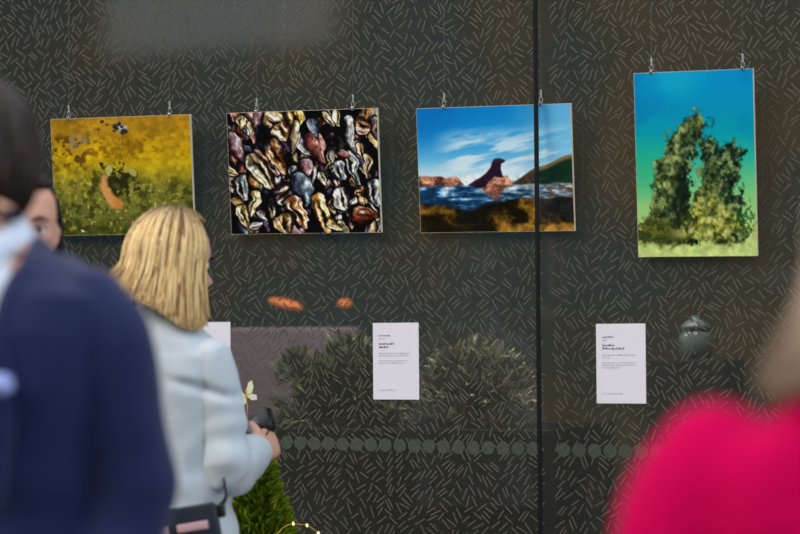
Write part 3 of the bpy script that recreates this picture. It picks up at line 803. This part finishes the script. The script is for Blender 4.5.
def hair(t, T, s, cols, zend, n=900, phimin=55, seed=1, flare=.02, top_len=1.0, front_deg=42, short=False, root=None, r0=.0042, tilt=(0, 0), width=1.0):
    """strands laid over the skull, falling free below it; cols = (light, mid, dark)"""
    rnd = random.Random(seed)
    cs = [np.array(rgb(*c)[:3]) for c in cols]
    rx, ry, rz = .081 * s * width, .103 * s, .119 * s
    c0 = Vector((0, -.012, .112)) * s
    V, F, CC = [], [], []
    def surf(phi, th, off):
        return Vector((math.sin(phi) * math.sin(th) * (rx + off), math.cos(phi) * math.sin(th) * (ry + off), math.cos(th) * (rz + off))) + c0
    def limit(phi):
        a = abs(math.degrees(phi))
        if short:
            return R(np.interp(a, [0, 40, 70, 95, 120, 180], [front_deg, front_deg + 6, 80, 92, 112, 124]))
        return R(front_deg) if a < phimin else R(92)
    def path(phi, th0, off, ze):
        lim = limit(phi)
        pts = [surf(phi, th0 + (lim - th0) * k / 8, off) for k in range(9)]
        if not short and abs(math.degrees(phi)) >= phimin:
            p = pts[-1]
            out = Vector((p.x, p.y - c0.y, 0)).normalized()
            L = p.z - ze
            if L > 0:
                for k in range(1, 9):
                    f = k / 8
                    pts.append(p + out * (flare * f ** 1.6 * s) + Vector((tilt[0] * f, tilt[1] * f, -L * f)))
        return pts
    # scalp sheet under the strands
    nphi = 72
    rows = []
    for i in range(nphi):
        phi = -math.pi + 2 * math.pi * i / nphi
        ze = zend(phi) + .012 if not short else 0
        pp = path(phi, 0.02, .002, ze)
        while len(pp) < 17: pp.append(pp[-1].copy())
        rows.append(pp)
    b0 = len(V)
    for pp in rows:
        for p in pp:
            V.append(T @ p); CC.append(cs[2] * .8)
    for i in range(nphi):
        for k in range(16):
            a, b = b0 + i * 17 + k, b0 + ((i + 1) % nphi) * 17 + k
            F.append((a, b, b + 1, a + 1))
    for i in range(n):
        phi = rnd.uniform(-math.pi, math.pi)
        if abs(math.degrees(phi)) < phimin and not short and rnd.random() < .5:
            phi = math.copysign(R(rnd.uniform(phimin, phimin + 25)), phi)
        lim = limit(phi)
        th0 = rnd.uniform(0.0, lim * .8) ** 1.0
        off = rnd.uniform(.003, .014) * s
        ze = (zend(phi) + abs(rnd.gauss(0, .012))) if not short else 0
        pp = path(phi, th0, off, ze)
        q = rnd.random()
        c = cs[0] if q < .5 else (cs[1] if q < .82 else cs[2])
        c = c * rnd.uniform(.85, 1.12)
        m = len(pp)
        wob = rnd.uniform(-.012, .012) * s; ph = rnd.uniform(0, 6)
        prev = None
        base = len(V)
        for k, p in enumerate(pp):
            nx = pp[min(k + 1, m - 1)] - pp[max(k - 1, 0)]
            nx = nx.normalized() if nx.length > 1e-6 else Vector((0, 0, -1))
            o = Vector((p.x, p.y - c0.y, max(0, p.z - c0.z) * .9)).normalized()
            sd = nx.cross(o)
            sd = sd.normalized() if sd.length > 1e-4 else Vector((1, 0, 0))
            o2 = sd.cross(nx)
            f = k / (m - 1)
            r = r0 * s * (1.0 - .75 * max(0, f - .55) / .45) * (.5 + .5 * min(1, f * 5))
            pc = p + sd * wob * math.sin(f * 3 + ph)
            for da, db in ((1.5, 0), (0, .55), (-1.5, 0), (0, -.55)):
                V.append(T @ (pc + sd * da * r + o2 * db * r))
                cc = c
                if root is not None:
                    w = max(0, 1 - max(0, (p - c0 - Vector((0, 0, rz))).length - .03) / .075)
                    cc = c * (1 - w * .92) + np.array(rgb(*root)[:3]) * w * .92
                CC.append(cc)
        for k in range(m - 1):
            for j in range(4):
                a, b = base + k * 4 + j, base + k * 4 + (j + 1) % 4
                F.append((a, b, b + 4, a + 4))
    me = bpy.data.meshes.new('hair')
    me.from_pydata([tuple(v) for v in V], [], F)
    ca = me.color_attributes.new('Col', 'FLOAT_COLOR', 'POINT')
    arr = np.ones((len(V), 4), np.float32); arr[:, :3] = np.clip(np.array(CC), 0, 1)
    ca.data.foreach_set('color', arr.ravel())
    me.materials.append(M['hair'])
    me.polygons.foreach_set('use_smooth', [True] * len(me.polygons))
    return link(bpy.data.objects.new('hair', me), t)

def trousers_and_shoes(t, s, rows, m, hi=.93):
    bm = bmesh.new()
    loft(bm, torso(s, rows, .012, .74, hi + .06))
    legs(bm, s, 1.22)
    fuse('trousers', bm, m, t, .009, 4)
    for sx in (-1, 1):
        bm = bmesh.new()
        limb(bm, [(sx * .088 * s, -.045, .045), (sx * .093 * s, .03, .046), (sx * .1 * s, .11, .036), (sx * .102 * s, .15, .03)], [.043, .044, .043, .034], 16, True, .95, (0, 0, 1))
        for v in bm.verts: v.co.z = max(.002, v.co.z)
        obj('shoe', bm, m=M['shoe'], parent=t)

def cloth_noise(co, sc, amp, seed=0):
    return amp * (mnoise.noise(Vector((co.x * sc + seed, co.y * sc, co.z * sc * .6))) + .5 * mnoise.noise(Vector((co.x * sc * 2.3, co.y * sc * 2.3 + seed, co.z * sc * 1.6))))

# ---- blond woman in the pale cardigan, looking at the wall
s = 1.0
shR, elR, wrR = (.134, -.005, 1.300), (.168, .02, 1.055), (.105, .205, 1.075)
shL, elL, wrL = (-.134, -.005, 1.300), (-.19, .02, 1.06), (-.04, .21, 1.06)
arms = {'r': (shR, elR, wrR, (-.25, .9, .25), (-.3, 0, .95)), 'l': (shL, elL, wrL, (.6, .75, .15), (.3, 0, .95))}
W1, T1 = person('blond woman in a pale blue cardigan, seen from behind, holding a small black camera', (-.168, -1.03, 0), R(-14), s, FEM1, M['skin'], R(-17), R(-8), (0, .005, -.025), arms, .0042, .75)
trousers_and_shoes(W1, s, FEM, M['trouser_dark'])
eyes(W1, T1, s, M['brow'])
bm = bmesh.new()
rows = [(.80, -.02, .19, .135, 2.3), (.88, -.015, .185, .13, 2.3), (.96, -.005, .168, .122, 2.3), (1.04, .0, .155, .115, 2.3), (1.12, .006, .158, .118, 2.3), (1.2, .008, .166, .122, 2.4), (1.26, .0, .166, .116, 2.5), (1.305, -.008, .158, .102, 2.4), (1.34, -.014, .13, .09, 2.3), (1.37, -.016, .1, .082, 2.1), (1.40, -.014, .074, .074, 2), (1.425, -.010, .066, .068, 2)]
loft(bm, torso(1, rows))
sleeves = []
for (sh, el, wr) in ((shR, elR, wrR), (shL, elL, wrL)):
    sh, el, wr = Vector(sh), Vector(el), Vector(wr)
    fo = el.lerp(wr, .82)
    b2 = bmesh.new()
    limb(b2, curve_pts([sh + Vector((0, 0, -.002)), sh.lerp(el, .33), sh.lerp(el, .7), el + Vector((0, -.012, -.004)), el.lerp(wr, .35), fo], 4), [.050, .053, .055, .056, .058, .0585, .058, .0575, .057, .057, .058, .059, .060, .061, .061, .0605, .059, .056, .053, .050, .047], 20)
    sleeves.append(b2)
def folds(co, no):
    d = cloth_noise(co, 14, .0042)
    for sx in (1, -1):
        e = Vector((.176 * sx, .02, 1.055))
        r = (co - e).length
        d += .004 * math.sin(r * 95 + co.z * 20) * gauss(r - .05, .05) * (1 if co.y < .12 else .6)
        a = Vector((.145 * sx, -.06, 1.235))                               # crease running down from the armpit
        q = (co - a)
        d -= .007 * gauss(abs(q.z + .35 * (abs(co.x) - .145)), .009) * gauss(abs(co.x) - .165, .045) * (1 if no.y < .3 else 0)
    d += .004 * math.sin(co.z * 60 + 25 * co.x) * gauss(co.z - .98, .06)
    return d
fuse('cardigan', bm, M['cardigan'], W1, .0062, 5, disp=folds)
for b2 in sleeves: fuse('sleeve', b2, M['cardigan'], W1, .0058, 5, disp=folds)
def zblond(phi):
    a = math.degrees(phi)
    ph = abs(a)
    return .022 - .072 * gauss(a - 90, 24) - .02 * gauss(a - 150, 30) + .022 * gauss(a + 110, 40)
hair(W1, T1, s, ((240, 206, 146), (212, 170, 106), (138, 100, 60)), zblond, 3200, 73, 4, .03, front_deg=40, root=(78, 54, 38), r0=.0025, width=1.1)

# small black camera in her right hand
CAMP = Vector((-.168, -1.03, 0))
rotW = Matrix.Rotation(R(-14), 3, 'Z')
hp = CAMP + rotW @ Vector((.045, .275, 1.125))
ct = thing('compact_camera', 'small black camera held up in the blond woman\'s right hand', 'camera', hp, (R(-18), R(-35), R(-14)))
bm = bmesh.new(); box(bm, -.05, .05, -.014, .014, -.03, .032, .006); obj('camera_body', bm, M['black_plastic'], ct)
bm = bmesh.new(); limb(bm, [(-.005, .012, 0), (-.005, .034, 0)], [.021, .019], 20, False); ln = obj('lens_barrel', bm, M['black_plastic'], ct)
bm = bmesh.new(); ball(bm, (-.005, .034, 0), .015, 16, 1, .3, 1); obj('lens_glass', bm, M['glass_lens'], ln)
bm = bmesh.new(); limb(bm, [(.03, 0, .031), (.03, 0, .037)], [.007, .007], 12, False); obj('shutter_button', bm, M['steel'], ct)
bm = bmesh.new(); limb(bm, curve_pts([(.05, 0, .02), (.062, -.01, .0), (.06, -.02, -.035), (.04, -.022, -.05)], 5), [.004] * 16, 8, True, .4); obj('wrist_strap', bm, M['black_plastic'], ct)
bm = bmesh.new(); box(bm, -.044, .02, -.0155, -.0138, -.022, .022, .001); obj('display', bm, M['glass_lens'], ct)
# pale cuff showing at her wrist
wr, el = Vector(wrR), Vector(elR)
bm = bmesh.new(); limb(bm, [el.lerp(wr, .86), el.lerp(wr, .96)], [.034, .033], 18, False); obj('cuff', bm, M['white_plastic'], W1)

# navy shoulder bag with pink trim at her hip
bag = thing('shoulder_bag', 'navy shoulder bag with pink trim hanging at the blond woman\'s hip', 'bag', CAMP + rotW @ Vector((.140, -.155, .872)), (0, R(-9), R(-14 + 34)))
bm = bmesh.new(); box(bm, -.12, .12, -.03, .03, -.09, .09, .014); obj('bag_body', bm, M['bag'], bag)
bm = bmesh.new(); box(bm, -.123, .123, -.036, -.024, -.02, .094, .006); fl = obj('flap', bm, M['bag'], bag)
for x0, x1 in ((-.045, .012), (.03, .1)):
    bm = bmesh.new(); box(bm, x0, x1, -.040, -.034, .038, .056, .002); obj('trim_strip', bm, M['pink'], fl)
bm = bmesh.new(); box(bm, .112, .138, -.014, .014, .055, .085, .004); obj('buckle', bm, M['black_plastic'], bag)
inv = (Matrix.Translation(bag.location) @ bag.rotation_euler.to_matrix().to_4x4()).inverted()
def wl(p): return inv @ (CAMP + rotW @ Vector(p))
bm = bmesh.new()
limb(bm, curve_pts([(.118, -.005, .075), wl((.212, -.045, .985)), wl((.196, -.03, 1.03)), wl((.172, .02, 1.09)), wl((.15, .11, 1.16)), wl((.03, .155, 1.24)), wl((-.07, .11, 1.345)), wl((-.085, -.01, 1.40)), wl((-.115, -.12, 1.3)), wl((-.15, -.155, 1.1)), wl((-.11, -.17, .98)), (-.12, 0, .06)], 6), [.0065] * 67, 10, True, .35)
obj('strap', bm, M['black_plastic'], bag)

# ---- man in the navy suit, left edge, close to the lens
s = 1.07
shR, elR, wrR = (.178, -.01, 1.395), (.212, -.03, 1.12), (.19, .08, .90)
shL, elL, wrL = (-.178, -.01, 1.395), (-.212, -.03, 1.12), (-.19, .08, .90)
arms = {'r': (shR, elR, wrR, (-.1, .3, -.9), (-.3, .9, .2)), 'l': (shL, elL, wrL, (.1, .3, -.9), (.3, .9, .2))}
MAN, T2 = person('dark-haired man in a navy suit and pale shirt at the left edge', (.476, -2.80, 0), R(178), s, MASB, M['skin_rosy'], R(-66), R(4), (.075, .03, -.028), arms, .007)
trousers_and_shoes(MAN, s, MAS, M['suit'])
eyes(MAN, T2, s, M['brow'])
hair(MAN, T2, s, ((52, 36, 30), (40, 28, 24), (28, 20, 19)), None, 1500, 40, 8, short=True, front_deg=40, r0=.0042, width=1.08)
bm = bmesh.new()
loft(bm, torso(s, MASB, .008, .85, 1.385))
loft(bm, [hring(cx, cy, z, rx, ry, 32, 2.0, tl) for z, cx, cy, rx, ry, tl in ((1.40, .0, -.01, .108, .09, -.15), (1.45, .016, .0, .092, .09, -.35), (1.49, .03, .012, .086, .092, -.42), (1.525, .04, .022, .083, .092, -.45))])
fuse('shirt', bm, M['shirt'], MAN, .0065, 3)
bm = bmesh.new()
loft(bm, torso(s, MASB, .016, .85, 1.29))
fuse('waistcoat', bm, M['maroon'], MAN, .0075, 4, cut=lambda c, n: c.y > 0 and abs(c.x) < .055 and c.z > 1.33)
bm = bmesh.new()
for pts, rr in (([(0, .118, 1.46), (0, .132, 1.42)], [.017, .02]), ([(0, .132, 1.42), (0, .148, 1.34), (0, .152, 1.2)], [.014, .022, .028])):
    limb(bm, pts, rr, 12, True, .35, (1, 0, 0))
obj('tie', bm, M['maroon'], MAN)
bm = bmesh.new()
rows = [(.74, -.01, .185, .145, 2.4)] + [(z, cy, rx * .93 + .026, ry + .03, e) for z, cy, rx, ry, e in MAS if .78 < z < 1.34] + [(1.365, -.018, .15, .106, 2.3), (1.39, -.024, .1, .088, 2.1)]
loft(bm, torso(s, rows))
for sh, el, wr in ((shR, elR, wrR), (shL, elL, wrL)):
    sh, el, wr = Vector(sh), Vector(el), Vector(wr)
    limb(bm, curve_pts([sh * 1.0 + Vector((-.03 * math.copysign(1, sh.x), 0, .012)), sh.lerp(el, .2), sh.lerp(el, .6), el, el.lerp(wr, .5), el.lerp(wr, .93)], 4), [.064, .067, .069, .070, .071, .071, .071, .071, .072, .071, .07, .069, .068, .066, .064, .062, .06, .057, .054, .052, .05], 20)
def suit_cut(c, n):
    w = .072
    return c.y > .0 and abs(c.x) < w and c.z > .9 and n.y > .1
fuse('suit_jacket', bm, M['suit'], MAN, .0075, 5, disp=lambda c, n: cloth_noise(c, 9, .005, 3) + .003 * math.sin(c.z * 45) * gauss(c.z - 1.12, .05), cut=suit_cut)
for sx in (-1, 1):                                      # turned collar and lapel, lying on the jacket front
    bm = bmesh.new()
    path = curve_pts([(.034 + sx * .012, -.104, 1.512), (.034 + sx * .066, -.08, 1.503), (.024 + sx * .098, -.01, 1.479), (sx * .104, .06, 1.44), (sx * .104, .11, 1.38), (sx * .104, .142, 1.30), (sx * .098, .152, 1.2), (sx * .09, .152, 1.13)], 4)
    k = len(path)
    limb(bm, path, [.02 + .016 * math.sin(math.pi * min(1, i / (k - 1) * 1.05)) for i in range(k)], 12, True, .28, (sx * .9, -.2, -.5))
    obj('lapel', bm, M['suit'], MAN)
bm = bmesh.new(); limb(bm, [(-.108, .152, 1.295), (-.108, .168, 1.295)], [.017, .016], 20, True); tag(obj('badge', bm, M['badge'], MAN), 'pale blue round badge on the lapel')

# ---- dark-haired woman peeping out behind him
s = 1.018
arms = {'r': ((.15, -.01, 1.36), (.18, -.03, 1.08), (.16, .05, .86), (0, .2, -.9), (-.3, .9, .2)), 'l': ((-.15, -.01, 1.36), (-.18, -.03, 1.08), (-.16, .05, .86), (0, .2, -.9), (.3, .9, .2))}
W2, T3 = person('dark-haired woman in black, her face half hidden behind the man in navy', (-.172, -1.668, 0), R(196), s, FEM, M['skin_rosy'], R(20), 0, (-.004, .02, -.004), arms, .0048)
trousers_and_shoes(W2, s, FEM, M['trouser_dark'])
eyes(W2, T3, s, M['brow'])
hair(W2, T3, s, ((38, 27, 24), (28, 20, 18), (20, 15, 14)), lambda p: -.04, 1500, 100, 6, -.006, front_deg=47, r0=.003, width=.92)
bm = bmesh.new()
loft(bm, torso(s, FEM, .014, .85, 1.37))
for sh, el, wr, _, _ in arms.values():
    sh, el, wr = Vector(sh), Vector(el), Vector(wr)
    limb(bm, curve_pts([sh, sh.lerp(el, .5), el, el.lerp(wr, .9)], 4), [.062, .06, .058, .056, .054, .053, .052, .051, .05, .048, .046, .044, .042], 18)
fuse('jumper', bm, M['black_top'], W2, .0075, 4, disp=lambda c, n: cloth_noise(c, 12, .003, 5))

# ---- woman in crimson, right edge, closest to the lens
s = .93
arms = {'r': ((.165, -.01, 1.225), (.21, -.02, .98), (.14, .14, .90), (-.5, .8, .1), (-.1, .2, .9)), 'l': ((-.165, -.01, 1.225), (-.21, -.02, .98), (-.14, .14, .90), (.5, .8, .1), (.1, .2, .9))}
W3, T4 = person('woman in a crimson jacket with fair brown hair, seen from behind at the right edge', (1.955, -3.645, 0), R(14), s, FEM, M['skin'], R(-8), R(-4), (.038, .0, .012), arms, .0075)
trousers_and_shoes(W3, s, FEM, M['trouser_dark'])
eyes(W3, T4, s, M['brow'])
hair(W3, T4, s, ((196, 170, 146), (160, 128, 104), (104, 76, 62)), lambda p: -.045, 1300, 60, 9, .05, front_deg=42, r0=.004, width=1.1)
bm = bmesh.new()
rows = [(.76, -.02, .2, .14, 2.3)] + [(z, cy, rx + .03, ry + .032, e) for z, cy, rx, ry, e in FEM if .78 < z < 1.34] + [(1.365, -.018, .155, .1, 2.3), (1.385, -.02, .1, .085, 2.1), (1.41, -.016, .075, .072, 2)]
loft(bm, torso(s, rows))
for sh, el, wr, _, _ in arms.values():
    sh, el, wr = Vector(sh), Vector(el), Vector(wr)
    limb(bm, curve_pts([sh + Vector((-.02 * math.copysign(1, sh.x), 0, .01)), sh.lerp(el, .2), sh.lerp(el, .6), el, el.lerp(wr, .5), el.lerp(wr, .9)], 4), [.066, .069, .07, .071, .072, .071, .07, .069, .068, .067, .066, .065, .064, .062, .06, .058, .056, .053, .05, .048, .046], 20)
fuse('crimson_jacket', bm, M['red'], W3, .0075, 5, disp=lambda c, n: cloth_noise(c, 8, .005, 8))

# ------------------------------------------------------------------ conifer in a pot by the wall, with string lights
def tufts(bm_v, bm_f, cols, base, axis, L, w, c, rnd, n=1):
    for _ in range(n):
        d = (axis + Vector((rnd.gauss(0, .35), rnd.gauss(0, .35), rnd.gauss(0, .35)))).normalized()
        sd = d.cross(Vector((rnd.gauss(0, 1), rnd.gauss(0, 1), rnd.gauss(0, 1)))).normalized()
        up_ = sd.cross(d)
        k = len(bm_v)
        bm_v += [base - sd * w * .4, base + sd * w * .4, base + d * L * .55 + sd * w, base + d * L + up_ * w * .6, base + d * L * .55 - sd * w]
        bm_f += [(k, k + 1, k + 2, k + 4), (k + 4, k + 2, k + 3)]
        cc = c * rnd.uniform(.6, 1.35)
        cols += [cc] * 5

def foliage(name, parent, gen, seed, m=None):
    rnd = random.Random(seed)
    V, F, C = [], [], []
    gen(V, F, C, rnd)
    me = bpy.data.meshes.new(name)
    me.from_pydata([tuple(v) for v in V], [], F)
    ca = me.color_attributes.new('Col', 'FLOAT_COLOR', 'POINT')
    arr = np.ones((len(V), 4), np.float32); arr[:, :3] = np.array(C)
    ca.data.foreach_set('color', arr.ravel())
    me.materials.append(m or M['leaf'])
    return link(bpy.data.objects.new(name, me), parent)

PX, PY = -.235, -.42
con = thing('potted_conifer', 'bright green feathery conifer in a pot, in front of the dark wall beside the woman', 'plant', (PX, PY, 0))
bm = bmesh.new(); loft(bm, [hring(0, 0, z, r, r, 32, 2) for z, r in ((0, .1), (.02, .105), (.2, .128), (.215, .136), (.235, .136), (.238, .122), (.21, .118))]); obj('pot', bm, M['pot'], con)
bm = bmesh.new(); loft(bm, [hring(0, 0, z, r, r, 24, 2) for z, r in ((.205, .117), (.212, .116), (.22, .08))]); obj('soil', bm, M['soil'], con)
bm = bmesh.new(); limb(bm, curve_pts([(0, 0, .2), (.005, 0, .5), (-.005, .003, .75), (0, 0, .98)], 5), [.014 - .0008 * i for i in range(16)], 10); obj('trunk', bm, M['bark'], con)
def conifer(V, F, C, rnd):
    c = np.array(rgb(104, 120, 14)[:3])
    for i in range(5200):
        z = .27 + .76 * rnd.random() ** .8
        f = (z - .27) / .76
        rr = .122 * (1 - f ** 2.6) + .012
        a = rnd.uniform(0, 6.283)
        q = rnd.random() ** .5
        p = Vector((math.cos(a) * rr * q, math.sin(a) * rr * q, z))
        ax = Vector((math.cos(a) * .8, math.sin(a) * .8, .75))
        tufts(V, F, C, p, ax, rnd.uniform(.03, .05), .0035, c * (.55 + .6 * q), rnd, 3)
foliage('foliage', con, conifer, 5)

sl = thing('string_lights', 'thin string of tiny lights looping off the green conifer', 'string lights', (PX, PY, .7))
lp = curve_pts([(-.03, -.12, -.12), (.05, -.12, .06), (.10, -.06, .155), (.135, -.02, .165), (.165, .0, .15), (.195, .01, .11), (.215, .01, .05), (.205, 0, -.04), (.15, -.03, -.1), (.09, -.09, -.06), (.12, -.05, .06), (.155, -.03, .085), (.185, -.02, .07), (.2, -.02, .0)], 7)
bm = bmesh.new(); limb(bm, lp, [.0011] * len(lp), 6); obj('cable', bm, M['gold'], sl)
for i in range(6, len(lp), 6):
    bm = bmesh.new(); ball(bm, (0, 0, 0), .0034, 10, 1, 1, 1.4); obj('bulb', bm, M['bulb'], sl, loc=lp[i])
bt = thing('butterfly_pick', 'small cream butterfly ornament on a stick above the conifer', 'ornament', (PX - .045, PY + .04, 1.19))
for sx in (-1, 1):
    bm = bmesh.new()
    for (pts) in ([(0, 0, 0), (.006, 0, .014), (.018, 0, .03), (.028, 0, .032), (.026, 0, .016), (.016, 0, .002)], [(0, 0, 0), (.014, 0, .0), (.024, 0, -.008), (.02, 0, -.02), (.008, 0, -.016)]):
        vs = [Matrix.Rotation(R(20), 3, 'Z') @ Matrix.Rotation(R(-24), 3, 'Y') @ Vector((sx * p[0], sx * p[0] * .55, p[2])) for p in pts]
        a = [bm.verts.new(v + Vector((0, -.0006, 0))) for v in vs]; b = [bm.verts.new(v + Vector((0, .0006, 0))) for v in vs]
        bm.faces.new(a); bm.faces.new(b[::-1])
        for i in range(len(a)): bm.faces.new((a[i], b[i], b[(i + 1) % len(a)], a[(i + 1) % len(a)]))
    obj('wing', bm, M['cream'], bt, False)
bm = bmesh.new(); limb(bm, [(0, -.001, -.02), (0, -.001, .0), (0, -.001, .018)], [.002, .003, .0018], 8); obj('butterfly_body', bm, M['gold'], bt)
bm = bmesh.new(); limb(bm, [(0, .001, .0), (.03, -.03, -.26)], [.0012, .0012], 6); obj('stick', bm, M['gold'], bt)

# ------------------------------------------------------------------ things seen dimly through the glass
def shrub(label, x, y, z0, w, h, c, seed, gen_n=2600, spiky=.5):
    t = thing('potted_shrub', label, 'plant', (x, y, 0), group='shrubs behind the glass')
    bm = bmesh.new(); loft(bm, [hring(0, 0, z, r, r, 28, 2) for z, r in ((0, .07), (.02, .075), (.5, .085), (.52, .09), (.55, .09), (.553, .084), (.52, .08))]); obj('pot', bm, M['pot'], t)
    bm = bmesh.new()
    for a in range(5):
        limb(bm, curve_pts([(.02 * math.cos(a), .02 * math.sin(a), .5), (.05 * math.cos(a * 1.3), .05 * math.sin(a * 1.3), z0 - .05), (.1 * math.cos(a * 1.26), .1 * math.sin(a * 1.26), z0 + h * .3)], 4), [.009] * 9, 8)
    obj('stem', bm, M['bark'], t)
    cc = np.array(rgb(*c)[:3])
    def gen(V, F, C, rnd):
        for i in range(gen_n):
            while True:
                p = Vector((rnd.uniform(-1, 1), rnd.uniform(-1, 1), rnd.uniform(-1, 1)))
                if p.length < 1 and mnoise.noise(p * 1.7 + Vector((seed * 3.7, 0, 0))) > .0: break
            b = Vector((p.x * w, p.y * w * .6, z0 + p.z * h))
            tufts(V, F, C, b, Vector((p.x, p.y, p.z + .3)).normalized(), rnd.uniform(.03, .06), .005, cc * (.5 + .9 * rnd.random() ** 2 * 1.5), rnd, 2)
    foliage('foliage', t, gen, seed)
    return t
shrub('dim green shrub behind the glass, left of the middle caption card', -.43, .55, 1.15, .19, .18, (100, 106, 84), 21, 2900)
shrub('dim pale shrub behind the glass, right of the middle caption card', -.0, .6, 1.15, .16, .16, (128, 122, 104), 22, 1900)
shrub('small dim shrub behind the glass, in the gap behind the middle caption card', -.225, .74, 1.09, .1, .1, (112, 104, 88), 23, 900)
bm = bmesh.new(); box(bm, -1.25, .34, .28, .3, 0, 1.075, .004); box(bm, -1.25, .34, .86, .88, 0, 1.075, .004)
box(bm, -1.25, -1.23, .3, .86, 0, 1.075); box(bm, .32, .34, .3, .86, 0, 1.075)
tag(obj('planter_screen', bm, M['black_metal'], None, False), 'long dark screen around the shrub pots behind the glass', 'planter')

bm = bmesh.new(); box(bm, -1.75, -.66, 1.25, 1.29, 0, 1.365, .01)
for x in (-1.7, -.71): box(bm, x - .03, x + .03, 1.1, 1.44, 0, .03, .005)
tag(obj('low_screen', bm, M['mauve'], None, False), 'mauve grey low screen standing behind the glass', 'screen')

def glint(label, x, y, z, sx, m, tilt=0, nm='glint_spot'):  # added glowing blobs standing in for the blurred orange glints in the glass
    t = thing(nm, label, 'glint', (x, y, z))
    bm = bmesh.new(); ball(bm, (0, 0, 0), .034, 18, sx, .8, .62)
    for v in bm.verts: v.co.z += v.co.x * tilt
    obj('glint_blob', bm, m, t)
    bm = bmesh.new(); limb(bm, [(0, 0, .015), (0, 0, 3.3 - z)], [.0022, .0022], 6); obj('flex', bm, M['black_plastic'], t)
glint('elongated amber lamp added behind the glass below the shells picture', -1.36, 2.2, 1.452, 2.2, M['amber'], -.2)
glint('small round amber lamp added behind the glass, above the middle caption card', -1.113, 2.2, 1.45, .9, M['amber'])

jt = thing('jar', 'pale blue jar on a dark stand behind the glass, below the tall picture', 'jar', (.565, 1.0, 1.262))
bm = bmesh.new(); loft(bm, [hring(0, 0, z, r, r, 28, 2) for z, r in ((0, .04), (.01, .05), (.06, .052), (.075, .046), (.085, .04))]); obj('jar_body', bm, M['jar'], jt)
bm = bmesh.new(); loft(bm, [hring(0, 0, z, r, r, 28, 2) for z, r in ((.084, .044), (.1, .046), (.112, .03), (.12, .012), (.13, .012))]); obj('lid', bm, M['jar'], jt)
bm = bmesh.new(); box(bm, -.12, .12, -.12, .12, 0, 1.262, .008)
tag(obj('plinth', bm, M['black_metal'], None, False, (.565, 1.0, 0)), 'dark square plinth under the pale blue jar behind the glass', 'plinth')

ld = bpy.data.lights.new('interior_fill', 'AREA'); ld.shape = 'RECTANGLE'; ld.size = 4; ld.size_y = .25; ld.energy = 420; ld.color = (1, .93, .82)  # added fill light, out of view, brightening the objects behind the glass
lo = bpy.data.objects.new('interior_fill', ld); COL.objects.link(lo); lo.location = (-.6, .22, 3.0); lo.rotation_euler = (R(32), 0, 0)
